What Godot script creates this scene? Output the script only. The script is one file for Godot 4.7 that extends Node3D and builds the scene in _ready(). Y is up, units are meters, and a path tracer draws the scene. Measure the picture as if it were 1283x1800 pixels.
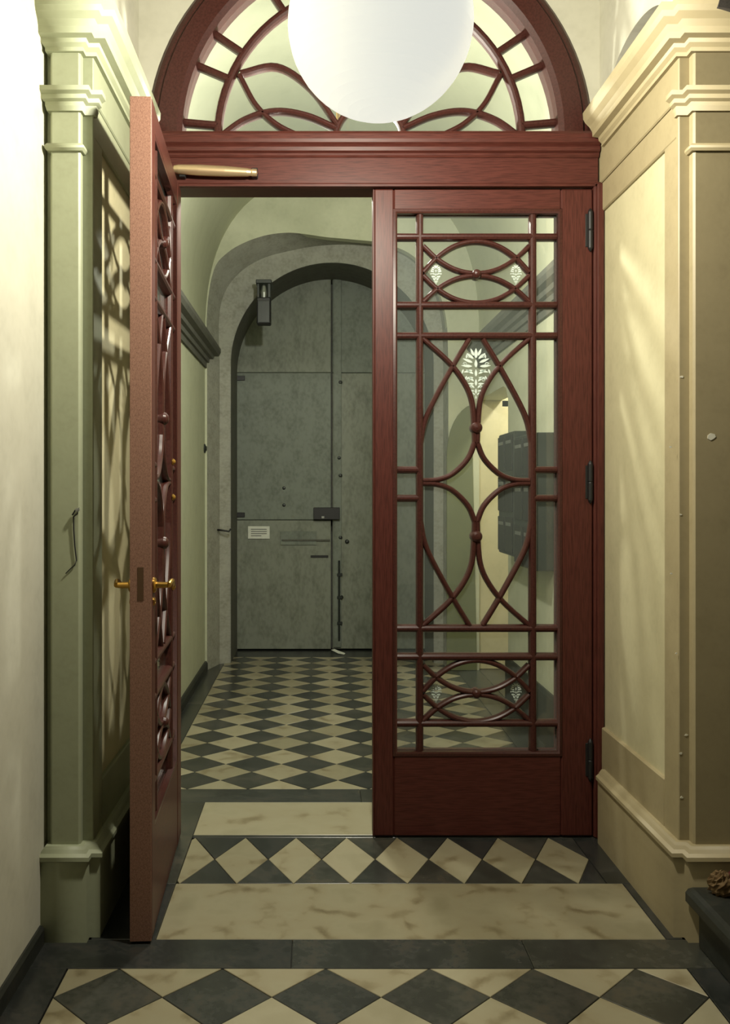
extends Node3D
# An entrance passage: panelled reveals, a glazed double door with a fanlight, a vaulted hall behind.
# x runs across, y up, and "d" below is the distance in front of the camera (z = -d).

const EYE := 1.35
const DOOR_D := 3.58          # plane of the glazed doors
const MID := 0.214            # middle of the doorway
const REV_L := -0.68          # faces of the two reveals
const REV_R := 1.11
const HALL_L := -0.84
const HALL_R := 1.24
const S := 0.0022313          # metres per pixel of the photograph in the door plane

var M := {}
var used := {}
var rng := RandomNumberGenerator.new()

# ------------------------------------------------------------------ helpers
func v2(px: float, py: float) -> Vector2:          # door plane: photograph pixel -> metres
	return Vector2((px - 555.0) * S, EYE + (865.0 - py) * S)

func numbered(called: String) -> String:
	if not used.has(called):
		used[called] = 0
		return called
	used[called] += 1
	return "%s_%03d" % [called, used[called]]

func base(called: String, label: String, category: String, at := Vector3.ZERO, kind := "", group := "") -> Node3D:
	var o := Node3D.new()
	o.name = numbered(called)
	add_child(o, true)
	o.position = at
	tag(o, label, category, kind, group)
	return o

func tag(o: Node, label: String, category: String, kind := "", group := "") -> void:
	o.set_meta("label", label)
	o.set_meta("category", category)
	if kind != "": o.set_meta("kind", kind)
	if group != "": o.set_meta("group", group)

func begin() -> SurfaceTool:
	var st := SurfaceTool.new()
	st.begin(Mesh.PRIMITIVE_TRIANGLES)
	return st

func done(st: SurfaceTool, called: String, mat: Material, parent: Node) -> MeshInstance3D:
	var o := MeshInstance3D.new()
	o.name = called
	o.mesh = st.commit()
	o.material_override = mat
	parent.add_child(o, true)
	return o

func put(mesh: Mesh, called: String, mat: Material, parent: Node, at := Vector3.ZERO) -> MeshInstance3D:
	var o := MeshInstance3D.new()
	o.name = called
	o.mesh = mesh
	o.material_override = mat
	o.position = at
	parent.add_child(o, true)
	return o

func tri(st: SurfaceTool, a: Vector3, b: Vector3, c: Vector3, n: Vector3) -> void:
	var k := (b - a).cross(c - a)
	if k.length_squared() < 1e-16: return
	if n == Vector3.ZERO: n = k.normalized()
	st.set_normal(n); st.add_vertex(a)
	if k.dot(n) > 0.0:
		st.set_normal(n); st.add_vertex(c)
		st.set_normal(n); st.add_vertex(b)
	else:
		st.set_normal(n); st.add_vertex(b)
		st.set_normal(n); st.add_vertex(c)

func quad(st: SurfaceTool, a: Vector3, b: Vector3, c: Vector3, d: Vector3, n: Vector3) -> void:
	tri(st, a, b, c, n)
	tri(st, a, c, d, n)

func smooth_quad(st: SurfaceTool, p: Array, n: Array) -> void:
	for t in [[0, 1, 2], [0, 2, 3]]:
		var k: Vector3 = (p[t[1]] - p[t[0]]).cross(p[t[2]] - p[t[0]])
		if k.length_squared() < 1e-16: continue
		var order: Array = t
		if k.dot(n[t[0]] + n[t[1]] + n[t[2]]) > 0.0: order = [t[0], t[2], t[1]]
		for i in order:
			st.set_normal(n[i]); st.add_vertex(p[i])

# chamfered box between two corners
func box(st: SurfaceTool, lo: Vector3, hi: Vector3, ch := 0.004) -> void:
	var c := (lo + hi) / 2.0
	var h := (hi - lo).abs() / 2.0
	var e := minf(ch, minf(h.x, minf(h.y, h.z)) * 0.45)
	for ax in 3:
		for s in [-1.0, 1.0]:
			var u := (ax + 1) % 3
			var w := (ax + 2) % 3
			var n := Vector3.ZERO
			n[ax] = s
			var q := []
			for k in [[-1, -1], [1, -1], [1, 1], [-1, 1]]:
				var p := c
				p[ax] += s * h[ax]
				p[u] += k[0] * (h[u] - e)
				p[w] += k[1] * (h[w] - e)
				q.append(p)
			quad(st, q[0], q[1], q[2], q[3], n)
	for ax in 3:
		var u := (ax + 1) % 3
		var w := (ax + 2) % 3
		for su in [-1.0, 1.0]:
			for sw in [-1.0, 1.0]:
				var n := Vector3.ZERO
				n[u] = su; n[w] = sw
				var q := []
				for k in [[-1, 0], [1, 0], [1, 1], [-1, 1]]:
					var p := c
					p[ax] += k[0] * (h[ax] - e)
					p[u] += su * (h[u] - (0.0 if k[1] == 0 else e))
					p[w] += sw * (h[w] - (e if k[1] == 0 else 0.0))
					q.append(p)
				quad(st, q[0], q[1], q[2], q[3], n.normalized())
	for sx in [-1.0, 1.0]:
		for sy in [-1.0, 1.0]:
			for sz in [-1.0, 1.0]:
				var g := Vector3(sx, sy, sz)
				tri(st, c + g * (h - Vector3(0, e, e)), c + g * (h - Vector3(e, 0, e)), c + g * (h - Vector3(e, e, 0)), g.normalized())

# box given by x range, y range and distances
func xyd(st: SurfaceTool, x0: float, x1: float, y0: float, y1: float, d0: float, d1: float, ch := 0.004) -> void:
	box(st, Vector3(minf(x0, x1), y0, -maxf(d0, d1)), Vector3(maxf(x0, x1), y1, -minf(d0, d1)), ch)

# polygon (in the plane of u and w) pushed along n from a to b, with a small chamfer on the b side
func slab(st: SurfaceTool, poly: PackedVector2Array, o: Vector3, u: Vector3, w: Vector3, n: Vector3, a: float, b: float, ch := 0.0) -> void:
	var inner := poly
	if ch > 0.0:
		var off := Geometry2D.offset_polygon(poly, -ch, Geometry2D.JOIN_MITER)
		if off.size() == 1 and off[0].size() == poly.size():
			inner = align(poly, off[0])
	var at := func(p: Vector2, k: float) -> Vector3: return o + u * p.x + w * p.y + n * k
	var idx := Geometry2D.triangulate_polygon(inner)
	for i in range(0, idx.size(), 3):
		tri(st, at.call(inner[idx[i]], b), at.call(inner[idx[i + 1]], b), at.call(inner[idx[i + 2]], b), n)
	idx = Geometry2D.triangulate_polygon(poly)
	for i in range(0, idx.size(), 3):
		tri(st, at.call(poly[idx[i]], a), at.call(poly[idx[i + 1]], a), at.call(poly[idx[i + 2]], a), -n)
	var cw := Geometry2D.is_polygon_clockwise(poly)
	var low := b if inner == poly else b - ch * signf(b - a)
	for i in poly.size():
		var j := (i + 1) % poly.size()
		var e := (poly[j] - poly[i]).normalized()
		var out := Vector2(e.y, -e.x) if not cw else Vector2(-e.y, e.x)
		var m := (u * out.x + w * out.y).normalized()
		quad(st, at.call(poly[i], a), at.call(poly[j], a), at.call(poly[j], low), at.call(poly[i], low), m)
		if inner != poly:
			quad(st, at.call(poly[i], low), at.call(poly[j], low), at.call(inner[j], b), at.call(inner[i], b), (m + n).normalized())

func align(a: PackedVector2Array, b: PackedVector2Array) -> PackedVector2Array:
	var q := b
	if Geometry2D.is_polygon_clockwise(a) != Geometry2D.is_polygon_clockwise(b):
		q = b.duplicate()
		q.reverse()
	var best := 0
	for k in q.size():
		if q[k].distance_squared_to(a[0]) < q[best].distance_squared_to(a[0]): best = k
	var r := PackedVector2Array()
	for k in q.size(): r.append(q[(k + best) % q.size()])
	return r

# profile (x to the side, y along n) carried along a path; n stays fixed (bars, mouldings)
func sweep(st: SurfaceTool, path: Array, prof: PackedVector2Array, n: Vector3, closed := false, flip := false) -> void:
	var rings := []
	var sides := []
	var m := path.size()
	for i in m:
		var a: Vector3 = path[(i - 1 + m) % m] if (closed or i > 0) else path[i]
		var b: Vector3 = path[(i + 1) % m] if (closed or i < m - 1) else path[i]
		var t1: Vector3 = (path[i] - a).normalized() if path[i] != a else (b - path[i]).normalized()
		var t2: Vector3 = (b - path[i]).normalized() if path[i] != b else t1
		var t := (t1 + t2).normalized()
		var side := t.cross(n).normalized()
		if flip: side = -side
		var stretch := 1.0 / maxf(0.35, t.dot(t1))
		var ring := []
		for p in prof: ring.append(path[i] + side * p.x * stretch + n * p.y)
		rings.append(ring)
		sides.append(side)
	var k := prof.size()
	var cw := Geometry2D.is_polygon_clockwise(prof)
	for i in (m if closed else m - 1):
		var j := (i + 1) % m
		for q in k:
			var r := (q + 1) % k
			var e := (prof[r] - prof[q]).normalized()
			var out := Vector2(e.y, -e.x) if not cw else Vector2(-e.y, e.x)
			var na: Vector3 = (sides[i] * out.x + n * out.y).normalized()
			var nb: Vector3 = (sides[j] * out.x + n * out.y).normalized()
			smooth_quad(st, [rings[i][q], rings[i][r], rings[j][r], rings[j][q]], [na, na, nb, nb])
	if not closed:
		var idx := Geometry2D.triangulate_polygon(prof)
		for en in [[0, (path[0] - path[1]).normalized()], [m - 1, (path[m - 1] - path[m - 2]).normalized()]]:
			for q in range(0, idx.size(), 3):
				tri(st, rings[en[0]][idx[q]], rings[en[0]][idx[q + 1]], rings[en[0]][idx[q + 2]], en[1])

func lathe(st: SurfaceTool, prof: Array, at: Vector3, axis := Vector3.UP, segs := 24) -> void:
	var u := axis.cross(Vector3.RIGHT if absf(axis.x) < 0.9 else Vector3.BACK).normalized()
	var w := axis.cross(u).normalized()
	for i in prof.size() - 1:
		var a: Vector2 = prof[i]
		var b: Vector2 = prof[i + 1]
		if a.distance_to(b) < 1e-6: continue
		var e := (b - a).normalized()
		for s in segs:
			var t0 := TAU * s / segs
			var t1 := TAU * (s + 1) / segs
			var r0 := u * cos(t0) + w * sin(t0)
			var r1 := u * cos(t1) + w * sin(t1)
			var n0 := (r0 * e.y - axis * e.x).normalized()
			var n1 := (r1 * e.y - axis * e.x).normalized()
			smooth_quad(st, [at + r0 * a.x + axis * a.y, at + r1 * a.x + axis * a.y, at + r1 * b.x + axis * b.y, at + r0 * b.x + axis * b.y], [n0, n1, n1, n0])

func tube(st: SurfaceTool, path: Array, r0: float, r1 := -1.0, segs := 8) -> void:
	if r1 < 0.0: r1 = r0
	var up := Vector3(0.31, 0.9, 0.29).normalized()
	var rings := []
	var norms := []
	for i in path.size():
		var t: Vector3 = (path[mini(i + 1, path.size() - 1)] - path[maxi(i - 1, 0)]).normalized()
		var u := t.cross(up).normalized()
		var w := t.cross(u).normalized()
		var r := lerpf(r0, r1, float(i) / (path.size() - 1))
		var ring := []
		var nn := []
		for s in segs:
			var g := u * cos(TAU * s / segs) + w * sin(TAU * s / segs)
			nn.append(g); ring.append(path[i] + g * r)
		rings.append(ring); norms.append(nn)
	for i in path.size() - 1:
		for s in segs:
			var t := (s + 1) % segs
			smooth_quad(st, [rings[i][s], rings[i][t], rings[i + 1][t], rings[i + 1][s]], [norms[i][s], norms[i][t], norms[i + 1][t], norms[i + 1][s]])
	for en in [0, path.size() - 1]:
		var other: int = 1 if en == 0 else path.size() - 2
		var n: Vector3 = (path[en] - path[other]).normalized()
		for s in segs: tri(st, path[en], rings[en][s], rings[en][(s + 1) % segs], n)

func curve(pts: Array, steps := 6) -> PackedVector2Array:      # smooth line through points
	var c := Curve2D.new()
	for i in pts.size():
		var t: Vector2 = (pts[mini(i + 1, pts.size() - 1)] - pts[maxi(i - 1, 0)]) / 6.0
		if i == 0 or i == pts.size() - 1: t *= 2.0
		c.add_point(pts[i], -t, t)
	var out := PackedVector2Array()
	for i in pts.size() - 1:
		for k in steps: out.append(c.sample(i, float(k) / steps))
	out.append(pts[-1])
	return out

func arc_points(c: Vector2, r: float, a0: float, a1: float, steps: int) -> PackedVector2Array:
	var out := PackedVector2Array()
	for i in steps + 1:
		var a := deg_to_rad(lerpf(a0, a1, float(i) / steps))
		out.append(c + Vector2(cos(a), sin(a)) * r)
	return out

func flat(pts: PackedVector2Array, z := 0.0) -> Array:
	var out := []
	for p in pts: out.append(Vector3(p.x, p.y, z))
	return out

# ------------------------------------------------------------------ materials
func noise_image(kind: int, freq: float, size: int, sd: int, octaves := 4, warp := 0.0, ridged := false) -> Image:
	var n := FastNoiseLite.new()
	n.noise_type = kind
	n.frequency = freq
	n.seed = sd
	n.fractal_type = FastNoiseLite.FRACTAL_RIDGED if ridged else FastNoiseLite.FRACTAL_FBM
	n.fractal_octaves = octaves
	if warp > 0.0:
		n.domain_warp_enabled = true
		n.domain_warp_amplitude = warp
		n.domain_warp_frequency = freq * 0.8
	return n.get_seamless_image(size, size)

func ramp_texture(a: Image, b: Image, mix: float, stops: Array) -> ImageTexture:
	# stops: [[value, Color], ...]; a and b are blended before the look-up
	var g := Gradient.new()
	g.offsets = PackedFloat32Array(stops.map(func(s): return s[0]))
	g.colors = PackedColorArray(stops.map(func(s): return s[1]))
	var lut := []
	for i in 256: lut.append(g.sample(i / 255.0))
	var w := a.get_width()
	var out := Image.create(w, w, true, Image.FORMAT_RGB8)
	var da := a.get_data()
	var db := b.get_data()
	for y in w:
		for x in w:
			var k := y * w + x
			out.set_pixel(x, y, lut[clampi(int(lerpf(da[k], db[k], mix)), 0, 255)])
	out.generate_mipmaps()
	return ImageTexture.create_from_image(out)

func grey(im: Image) -> Image:
	if im.get_format() != Image.FORMAT_L8: im.convert(Image.FORMAT_L8)
	return im

func mat(tex: Texture2D, tint: Color, rough: float, scale: Vector3, world := true, spec := 0.5) -> StandardMaterial3D:
	var m := StandardMaterial3D.new()
	m.albedo_color = tint
	m.roughness = rough
	m.metallic_specular = spec
	if tex:
		m.albedo_texture = tex
		m.uv1_triplanar = true
		m.uv1_world_triplanar = world
		m.uv1_scale = scale
	return m

func make_materials() -> void:
	var SX := FastNoiseLite.TYPE_SIMPLEX_SMOOTH
	var soft := grey(noise_image(SX, 0.012, 512, 3, 5))
	var fine := grey(noise_image(SX, 0.06, 512, 8, 3))
	var veins := grey(noise_image(SX, 0.005, 512, 21, 3, 45.0, true))
	var grain := grey(noise_image(SX, 0.03, 512, 5, 4))
	var cloud := ramp_texture(soft, fine, 0.35, [[0.0, Color(0.91, 0.91, 0.90)], [0.45, Color(0.965, 0.965, 0.96)], [1.0, Color(1, 1, 1)]])
	var worn := ramp_texture(soft, fine, 0.45, [[0.0, Color(0.72, 0.72, 0.70)], [0.38, Color(0.90, 0.90, 0.89)], [0.6, Color(0.98, 0.98, 0.98)], [1.0, Color(1, 1, 1)]])
	var white_marble := ramp_texture(veins, soft, 0.30, [[0.0, Color(0.88, 0.87, 0.83)], [0.4, Color(0.97, 0.96, 0.94)], [0.66, Color(0.95, 0.93, 0.90)], [0.76, Color(0.86, 0.83, 0.78)], [0.88, Color(0.76, 0.72, 0.66)], [1.0, Color(0.70, 0.66, 0.60)]])
	var dark_marble := ramp_texture(veins, fine, 0.4, [[0.0, Color(0.66, 0.68, 0.68)], [0.45, Color(0.80, 0.83, 0.82)], [0.62, Color(0.92, 0.94, 0.94)], [0.74, Color(1.25, 1.22, 1.18) / 1.25], [1.0, Color(1, 1, 1)]])
	var wood := ramp_texture(grain, fine, 0.3, [[0.0, Color(0.66, 0.63, 0.62)], [0.42, Color(0.88, 0.87, 0.86)], [0.6, Color(0.97, 0.96, 0.95)], [1.0, Color(1, 1, 1)]])
	var speck := ramp_texture(fine, grain, 0.35, [[0.0, Color(0.66, 0.58, 0.55)], [0.4, Color(0.86, 0.83, 0.81)], [0.6, Color(0.98, 0.97, 0.96)], [1.0, Color(1, 1, 1)]])
	var bump := ImageTexture.create_from_image(bumpy(fine, 1.6))

	M.cream = mat(cloud, Color(0.76, 0.73, 0.59), 0.8, Vector3.ONE * 0.9)
	M.wall_white = mat(cloud, Color(0.77, 0.76, 0.69), 0.85, Vector3.ONE * 0.7)
	M.sage = mat(cloud, Color(0.62, 0.64, 0.53), 0.5, Vector3.ONE * 1.3)
	M.olive = mat(cloud, Color(0.64, 0.59, 0.46), 0.5, Vector3.ONE * 1.3)
	M.hall_wall = mat(cloud, Color(0.73, 0.74, 0.64), 0.7, Vector3.ONE * 0.8)
	M.hall_shadow = mat(cloud, Color(0.40, 0.42, 0.29), 0.7, Vector3.ONE * 0.8)
	M.plaster_grey = mat(worn, Color(0.62, 0.62, 0.58), 0.9, Vector3.ONE * 1.1)
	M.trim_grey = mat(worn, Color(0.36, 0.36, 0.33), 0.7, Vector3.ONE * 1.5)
	M.gate = mat(worn, Color(0.50, 0.52, 0.47), 0.6, Vector3(0.9, 0.5, 0.9))
	M.gate_alt = mat(worn, Color(0.46, 0.49, 0.45), 0.6, Vector3(0.8, 0.6, 0.8))
	M.wood_v = mat(wood, Color(0.325, 0.168, 0.142), 0.42, Vector3(9, 0.55, 9), false, 0.35)
	M.wood_h = mat(wood, Color(0.325, 0.168, 0.142), 0.42, Vector3(0.55, 9, 9), false, 0.35)
	M.wood_bar = mat(wood, Color(0.275, 0.148, 0.128), 0.36, Vector3(5, 5, 5), false, 0.4)
	M.wood_edge = mat(speck, Color(0.55, 0.41, 0.345), 0.6, Vector3(11, 5, 11), false)
	M.white_a = mat(white_marble, Color(0.60, 0.58, 0.49), 0.28, Vector3.ONE * 1.0)
	M.white_b = mat(white_marble, Color(0.56, 0.54, 0.45), 0.28, Vector3.ONE * 1.2)
	M.white_c = mat(white_marble, Color(0.63, 0.61, 0.52), 0.28, Vector3.ONE * 0.8)
	M.dark_a = mat(dark_marble, Color(0.25, 0.25, 0.235), 0.26, Vector3(1.0, 1.0, 1.0))
	M.dark_b = mat(dark_marble, Color(0.21, 0.212, 0.205), 0.26, Vector3(1.3, 1.3, 1.3))
	M.dark_c = mat(dark_marble, Color(0.275, 0.27, 0.245), 0.26, Vector3(0.8, 0.8, 0.8))
	M.stone = mat(dark_marble, Color(0.17, 0.175, 0.155), 0.5, Vector3.ONE * 1.4)
	M.grout = mat(cloud, Color(0.22, 0.22, 0.20), 0.9, Vector3.ONE)
	M.brass = mat(null, Color(0.80, 0.63, 0.33), 0.28, Vector3.ONE)
	M.brass.metallic = 1.0
	M.dull_brass = mat(null, Color(0.36, 0.27, 0.19), 0.5, Vector3.ONE)
	M.dull_brass.metallic = 0.5
	M.pale_brass = mat(null, Color(0.86, 0.76, 0.60), 0.35, Vector3.ONE)
	M.pale_brass.metallic = 0.8
	M.iron = mat(cloud, Color(0.09, 0.09, 0.095), 0.5, Vector3.ONE * 4)
	M.dark_metal = mat(cloud, Color(0.15, 0.17, 0.16), 0.4, Vector3.ONE * 3)
	M.steel = mat(null, Color(0.55, 0.56, 0.54), 0.4, Vector3.ONE)
	M.steel.metallic = 0.7
	M.paper = mat(cloud, Color(0.85, 0.86, 0.82), 0.8, Vector3.ONE * 3)
	M.ink = mat(null, Color(0.45, 0.46, 0.44), 0.8, Vector3.ONE)
	M.chip = mat(null, Color(0.86, 0.85, 0.78), 0.8, Vector3.ONE)
	M.dark_patch = mat(worn, Color(0.30, 0.28, 0.26), 0.9, Vector3.ONE * 4)
	M.lunette_shade = mat(worn, Color(0.10, 0.10, 0.11), 0.85, Vector3.ONE * 2)
	M.red_cloth = mat(worn, Color(0.34, 0.13, 0.10), 0.8, Vector3.ONE * 6)
	M.tan_cloth = mat(worn, Color(0.42, 0.33, 0.20), 0.8, Vector3.ONE * 6)
	M.cloth_white = mat(worn, Color(0.70, 0.68, 0.64), 0.8, Vector3.ONE * 6)
	for k in ["cream", "wall_white", "sage", "olive", "hall_wall", "plaster_grey", "gate", "stone"]:
		M[k].normal_enabled = true
		M[k].normal_texture = bump
		M[k].normal_scale = 0.05
	M.glass = StandardMaterial3D.new()
	M.glass.albedo_color = Color(0.86, 0.93, 0.90, 0.035)
	M.glass.roughness = 0.02
	M.glass.transparency = BaseMaterial3D.TRANSPARENCY_ALPHA
	M.etched = StandardMaterial3D.new()
	M.etched.albedo_color = Color(0.86, 0.91, 0.88, 0.72)
	M.etched.roughness = 0.6
	M.etched.transparency = BaseMaterial3D.TRANSPARENCY_ALPHA
	M.opal = StandardMaterial3D.new()
	M.opal.albedo_color = Color(0.9, 0.9, 0.88)
	M.opal.roughness = 0.35
	M.opal.emission_enabled = true
	M.opal.emission = Color(0.95, 0.96, 0.93)
	M.opal.emission_energy_multiplier = 0.78

func bumpy(im: Image, strength: float) -> Image:
	var b: Image = im.duplicate()
	b.bump_map_to_normal_map(strength)
	b.generate_mipmaps()
	return b

# ------------------------------------------------------------------ lights
func pendant(called: String, label: String, at: Vector3, r: float, ceiling_y: float, energy: float, tint: Color, size: float) -> void:
	var o := base(called, label, "lamp", at, "", "")
	var prof := []
	for i in 25:
		var a := lerpf(-PI / 2, PI / 2 - 0.28, i / 24.0)
		prof.append(Vector2(cos(a) * r, sin(a) * r))
	prof[0].x = 0.0
	var st := begin()
	lathe(st, prof, Vector3.ZERO, Vector3.UP, 40)
	var g := done(st, "glass_globe", M.opal, o)
	g.cast_shadow = GeometryInstance3D.SHADOW_CASTING_SETTING_ON
	st = begin()
	var top := r * sin(PI / 2 - 0.28)
	lathe(st, [Vector2(0, top + 0.05), Vector2(0.03, top + 0.05), Vector2(0.05, top + 0.03), Vector2(r * 0.30, top + 0.015), Vector2(r * 0.31, top - 0.01), Vector2(r * 0.27, top - 0.012)], Vector3.ZERO)
	done(st, "gallery", M.brass, o)
	st = begin()
	tube(st, [Vector3(0, top + 0.04, 0), Vector3(0, ceiling_y - at.y - 0.03, 0)], 0.009)
	done(st, "rod", M.brass, o)
	st = begin()
	lathe(st, [Vector2(0, -0.07), Vector2(0.02, -0.07), Vector2(0.055, -0.02), Vector2(0.065, 0.0)], Vector3(0, ceiling_y - at.y - 0.001, 0))
	done(st, "ceiling_rose", M.brass, o)
	var l := OmniLight3D.new()
	l.name = "lamp_light"
	l.light_color = tint
	l.light_energy = energy
	l.light_size = size
	l.omni_range = 14.0
	l.omni_attenuation = 2.0
	l.shadow_enabled = true
	o.add_child(l)

# ------------------------------------------------------------------ floor
var tile_cache := {}
func tile_mesh(poly: PackedVector2Array, thick: float) -> ArrayMesh:
	var key := ""
	for p in poly: key += "%d,%d;" % [roundi(p.x * 2000), roundi(p.y * 2000)]
	if not tile_cache.has(key):
		var st := begin()
		slab(st, poly, Vector3.ZERO, Vector3.RIGHT, Vector3.FORWARD, Vector3.UP, -thick, 0.0, 0.0014)
		tile_cache[key] = st.commit()
	return tile_cache[key]

# lozenges of size pw (across) by pd (deep): "first" ones centred on c + (i pw, j pd), the others between them
func lozenges(parent: Node, field: Rect2, c: Vector2, pw: float, pd: float, first: Array, other: Array) -> void:
	var gap := 0.0016
	var whole := PackedVector2Array([Vector2(-pw / 2 + gap, 0), Vector2(0, -pd / 2 + gap), Vector2(pw / 2 - gap, 0), Vector2(0, pd / 2 - gap)])
	var r := PackedVector2Array([field.position + Vector2(gap, gap), Vector2(field.end.x - gap, field.position.y + gap), field.end - Vector2(gap, gap), Vector2(field.position.x + gap, field.end.y - gap)])
	for set_ in 2:
		var shift := Vector2.ZERO if set_ == 0 else Vector2(pw / 2, pd / 2)
		var mats: Array = first if set_ == 0 else other
		for j in range(-12, 24):
			for i in range(-12, 12):
				var at: Vector2 = c + shift + Vector2(i * pw, j * pd)
				if not field.grow(maxf(pw, pd) / 2).has_point(at): continue
				var moved := PackedVector2Array()
				for p in whole: moved.append(p + at)
				for q in Geometry2D.intersect_polygons(moved, r):
					if poly_area(q) < pw * pd * 0.02: continue
					var local := PackedVector2Array()
					for p in q: local.append(p - at)
					if Geometry2D.is_polygon_clockwise(local): local.reverse()
					var t := put(tile_mesh(local, 0.012), "tile", mats[rng.randi() % mats.size()], parent, Vector3(at.x, rng.randf_range(-0.0006, 0.0006), -at.y))
					t.rotation.x = rng.randf_range(-0.0015, 0.0015)
					t.rotation.z = rng.randf_range(-0.0015, 0.0015)

func poly_area(p: PackedVector2Array) -> float:
	var s := 0.0
	for i in p.size(): s += p[i].cross(p[(i + 1) % p.size()])
	return absf(s) / 2.0

func flag(parent: Node, x0: float, x1: float, d0: float, d1: float, m: Material, called := "slab") -> void:
	var st := begin()
	xyd(st, x0 + 0.0008, x1 - 0.0008, -0.014, 0.0, d0 + 0.0008, d1 - 0.0008, 0.0016)
	done(st, called, m, parent)

func make_floor() -> void:
	var W := [M.white_a, M.white_b, M.white_c]
	var D := [M.dark_a, M.dark_b, M.dark_c]
	# lobby
	var f := base("floor", "lobby floor of cream and grey marble lozenges with a dark border", "floor", Vector3.ZERO, "structure")
	var st := begin()
	xyd(st, -1.05, 4.4, -0.16, -0.0125, -6.3, 2.80, 0.002)
	done(st, "bed", M.grout, f)
	lozenges(f, Rect2(-0.703, 1.12, 1.7556, 1.46), Vector2(-0.703 + 0.1463, 2.4337), 0.2926, 0.2926, D, W)
	flag(f, -0.825, -0.07, 2.581, 2.748, M.dark_b)
	flag(f, -0.07, 0.62, 2.581, 2.748, M.dark_a)
	flag(f, 0.62, 1.30, 2.581, 2.748, M.dark_c)
	flag(f, -0.825, -0.705, 1.72, 2.581, M.dark_b)
	flag(f, -0.825, -0.705, 0.9, 1.72, M.dark_a)
	flag(f, 1.054, 1.30, 1.75, 2.581, M.dark_b)
	flag(f, 1.054, 1.30, 0.9, 1.75, M.dark_c)
	flag(f, -0.705, 1.054, 0.9, 1.12, M.dark_a)
	flag(f, -0.825, 1.30, -6.15, 0.9, M.dark_b)
	flag(f, 1.30, 4.20, -6.15, 2.79, M.dark_b)
	# threshold between the reveals
	var t := base("floor_threshold", "threshold floor of veined cream slabs with a lozenge band", "floor", Vector3.ZERO, "structure")
	st = begin()
	xyd(st, -0.70, 1.13, -0.16, -0.0125, 2.80, 3.96, 0.002)
	done(st, "bed", M.grout, t)
	flag(t, -0.483, 1.058, 2.748, 3.14, M.white_b)
	flag(t, REV_L, -0.483, 2.748, 3.14, M.dark_b)
	flag(t, 1.058, REV_R, 2.748, 3.14, M.dark_b)
	lozenges(t, Rect2(-0.483, 3.14, 1.487, 0.418), Vector2(0.120, 3.349), 0.1968, 0.418, W, D)
	flag(t, REV_L, -0.483, 3.14, 3.963, M.dark_c)
	flag(t, 1.004, REV_R, 3.14, 3.558, M.dark_b)
	flag(t, -0.483, REV_R, 3.558, 3.584, M.dark_a)
	flag(t, -0.483, 1.058, 3.584, 3.963, M.white_c)
	flag(t, 1.058, REV_R, 3.584, 3.963, M.dark_a)
	# hall
	var h := base("floor_hall", "hall floor of small cream and dark marble lozenges before grey gate", "floor", Vector3.ZERO, "structure")
	st = begin()
	xyd(st, HALL_L - 0.05, 2.4, -0.16, -0.0125, 3.963, 7.95, 0.002)
	done(st, "bed", M.grout, h)
	flag(h, HALL_L, 0.2, 3.963, 4.139, M.dark_a)
	flag(h, 0.2, HALL_R, 3.963, 4.139, M.dark_c)
	lozenges(h, Rect2(-0.722, 4.139, 1.788, 3.31), Vector2(-0.584 + 0.275, 4.266), 0.275, 0.2546, D, W)
	flag(h, HALL_L, -0.722, 4.139, 5.8, M.dark_b)
	flag(h, HALL_L, -0.722, 5.8, 7.449, M.dark_a)
	flag(h, 1.066, HALL_R, 4.139, 5.8, M.dark_c)
	flag(h, 1.066, HALL_R, 5.8, 7.449, M.dark_b)
	flag(h, HALL_L, HALL_R, 7.449, 7.90, M.dark_b)
	flag(h, HALL_R, 2.25, 5.55, 6.945, M.dark_a)

# ------------------------------------------------------------------ reveals and pilasters
# moulding profiles: x = projection, y = height, closed
func crown_profile() -> PackedVector2Array:
	return PackedVector2Array([Vector2(-0.02, 2.678), Vector2(0.012, 2.678), Vector2(0.012, 2.690), Vector2(0.022, 2.700), Vector2(0.024, 2.712), Vector2(0.046, 2.716), Vector2(0.048, 2.735), Vector2(0.058, 2.752), Vector2(0.074, 2.768), Vector2(0.082, 2.782), Vector2(0.084, 2.806), Vector2(-0.02, 2.81)])

func architrave_profile() -> PackedVector2Array:
	return PackedVector2Array([Vector2(-0.02, 2.50), Vector2(0.008, 2.50), Vector2(0.012, 2.514), Vector2(0.012, 2.526), Vector2(0.022, 2.532), Vector2(0.022, 2.545), Vector2(0.034, 2.552), Vector2(0.034, 2.566), Vector2(-0.02, 2.57)])

func astragal_profile() -> PackedVector2Array:
	return PackedVector2Array([Vector2(-0.01, 2.380), Vector2(0.008, 2.380), Vector2(0.014, 2.387), Vector2(0.014, 2.394), Vector2(0.008, 2.402), Vector2(-0.01, 2.403)])

func plinth_profile() -> PackedVector2Array:
	return PackedVector2Array([Vector2(-0.02, 0.0), Vector2(0.026, 0.0), Vector2(0.026, 0.240), Vector2(0.034, 0.246), Vector2(0.034, 0.258), Vector2(0.024, 0.266), Vector2(0.018, 0.276), Vector2(0.012, 0.284), Vector2(-0.02, 0.286)])

# carry a vertical profile along a plan line; out points away from the wall on the given side
func mould(st: SurfaceTool, plan: Array, prof: PackedVector2Array, flip: bool) -> void:
	var path := []
	for p in plan: path.append(Vector3(p.x, 0, -p.y))
	sweep(st, path, prof, Vector3.UP, false, flip)

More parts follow.
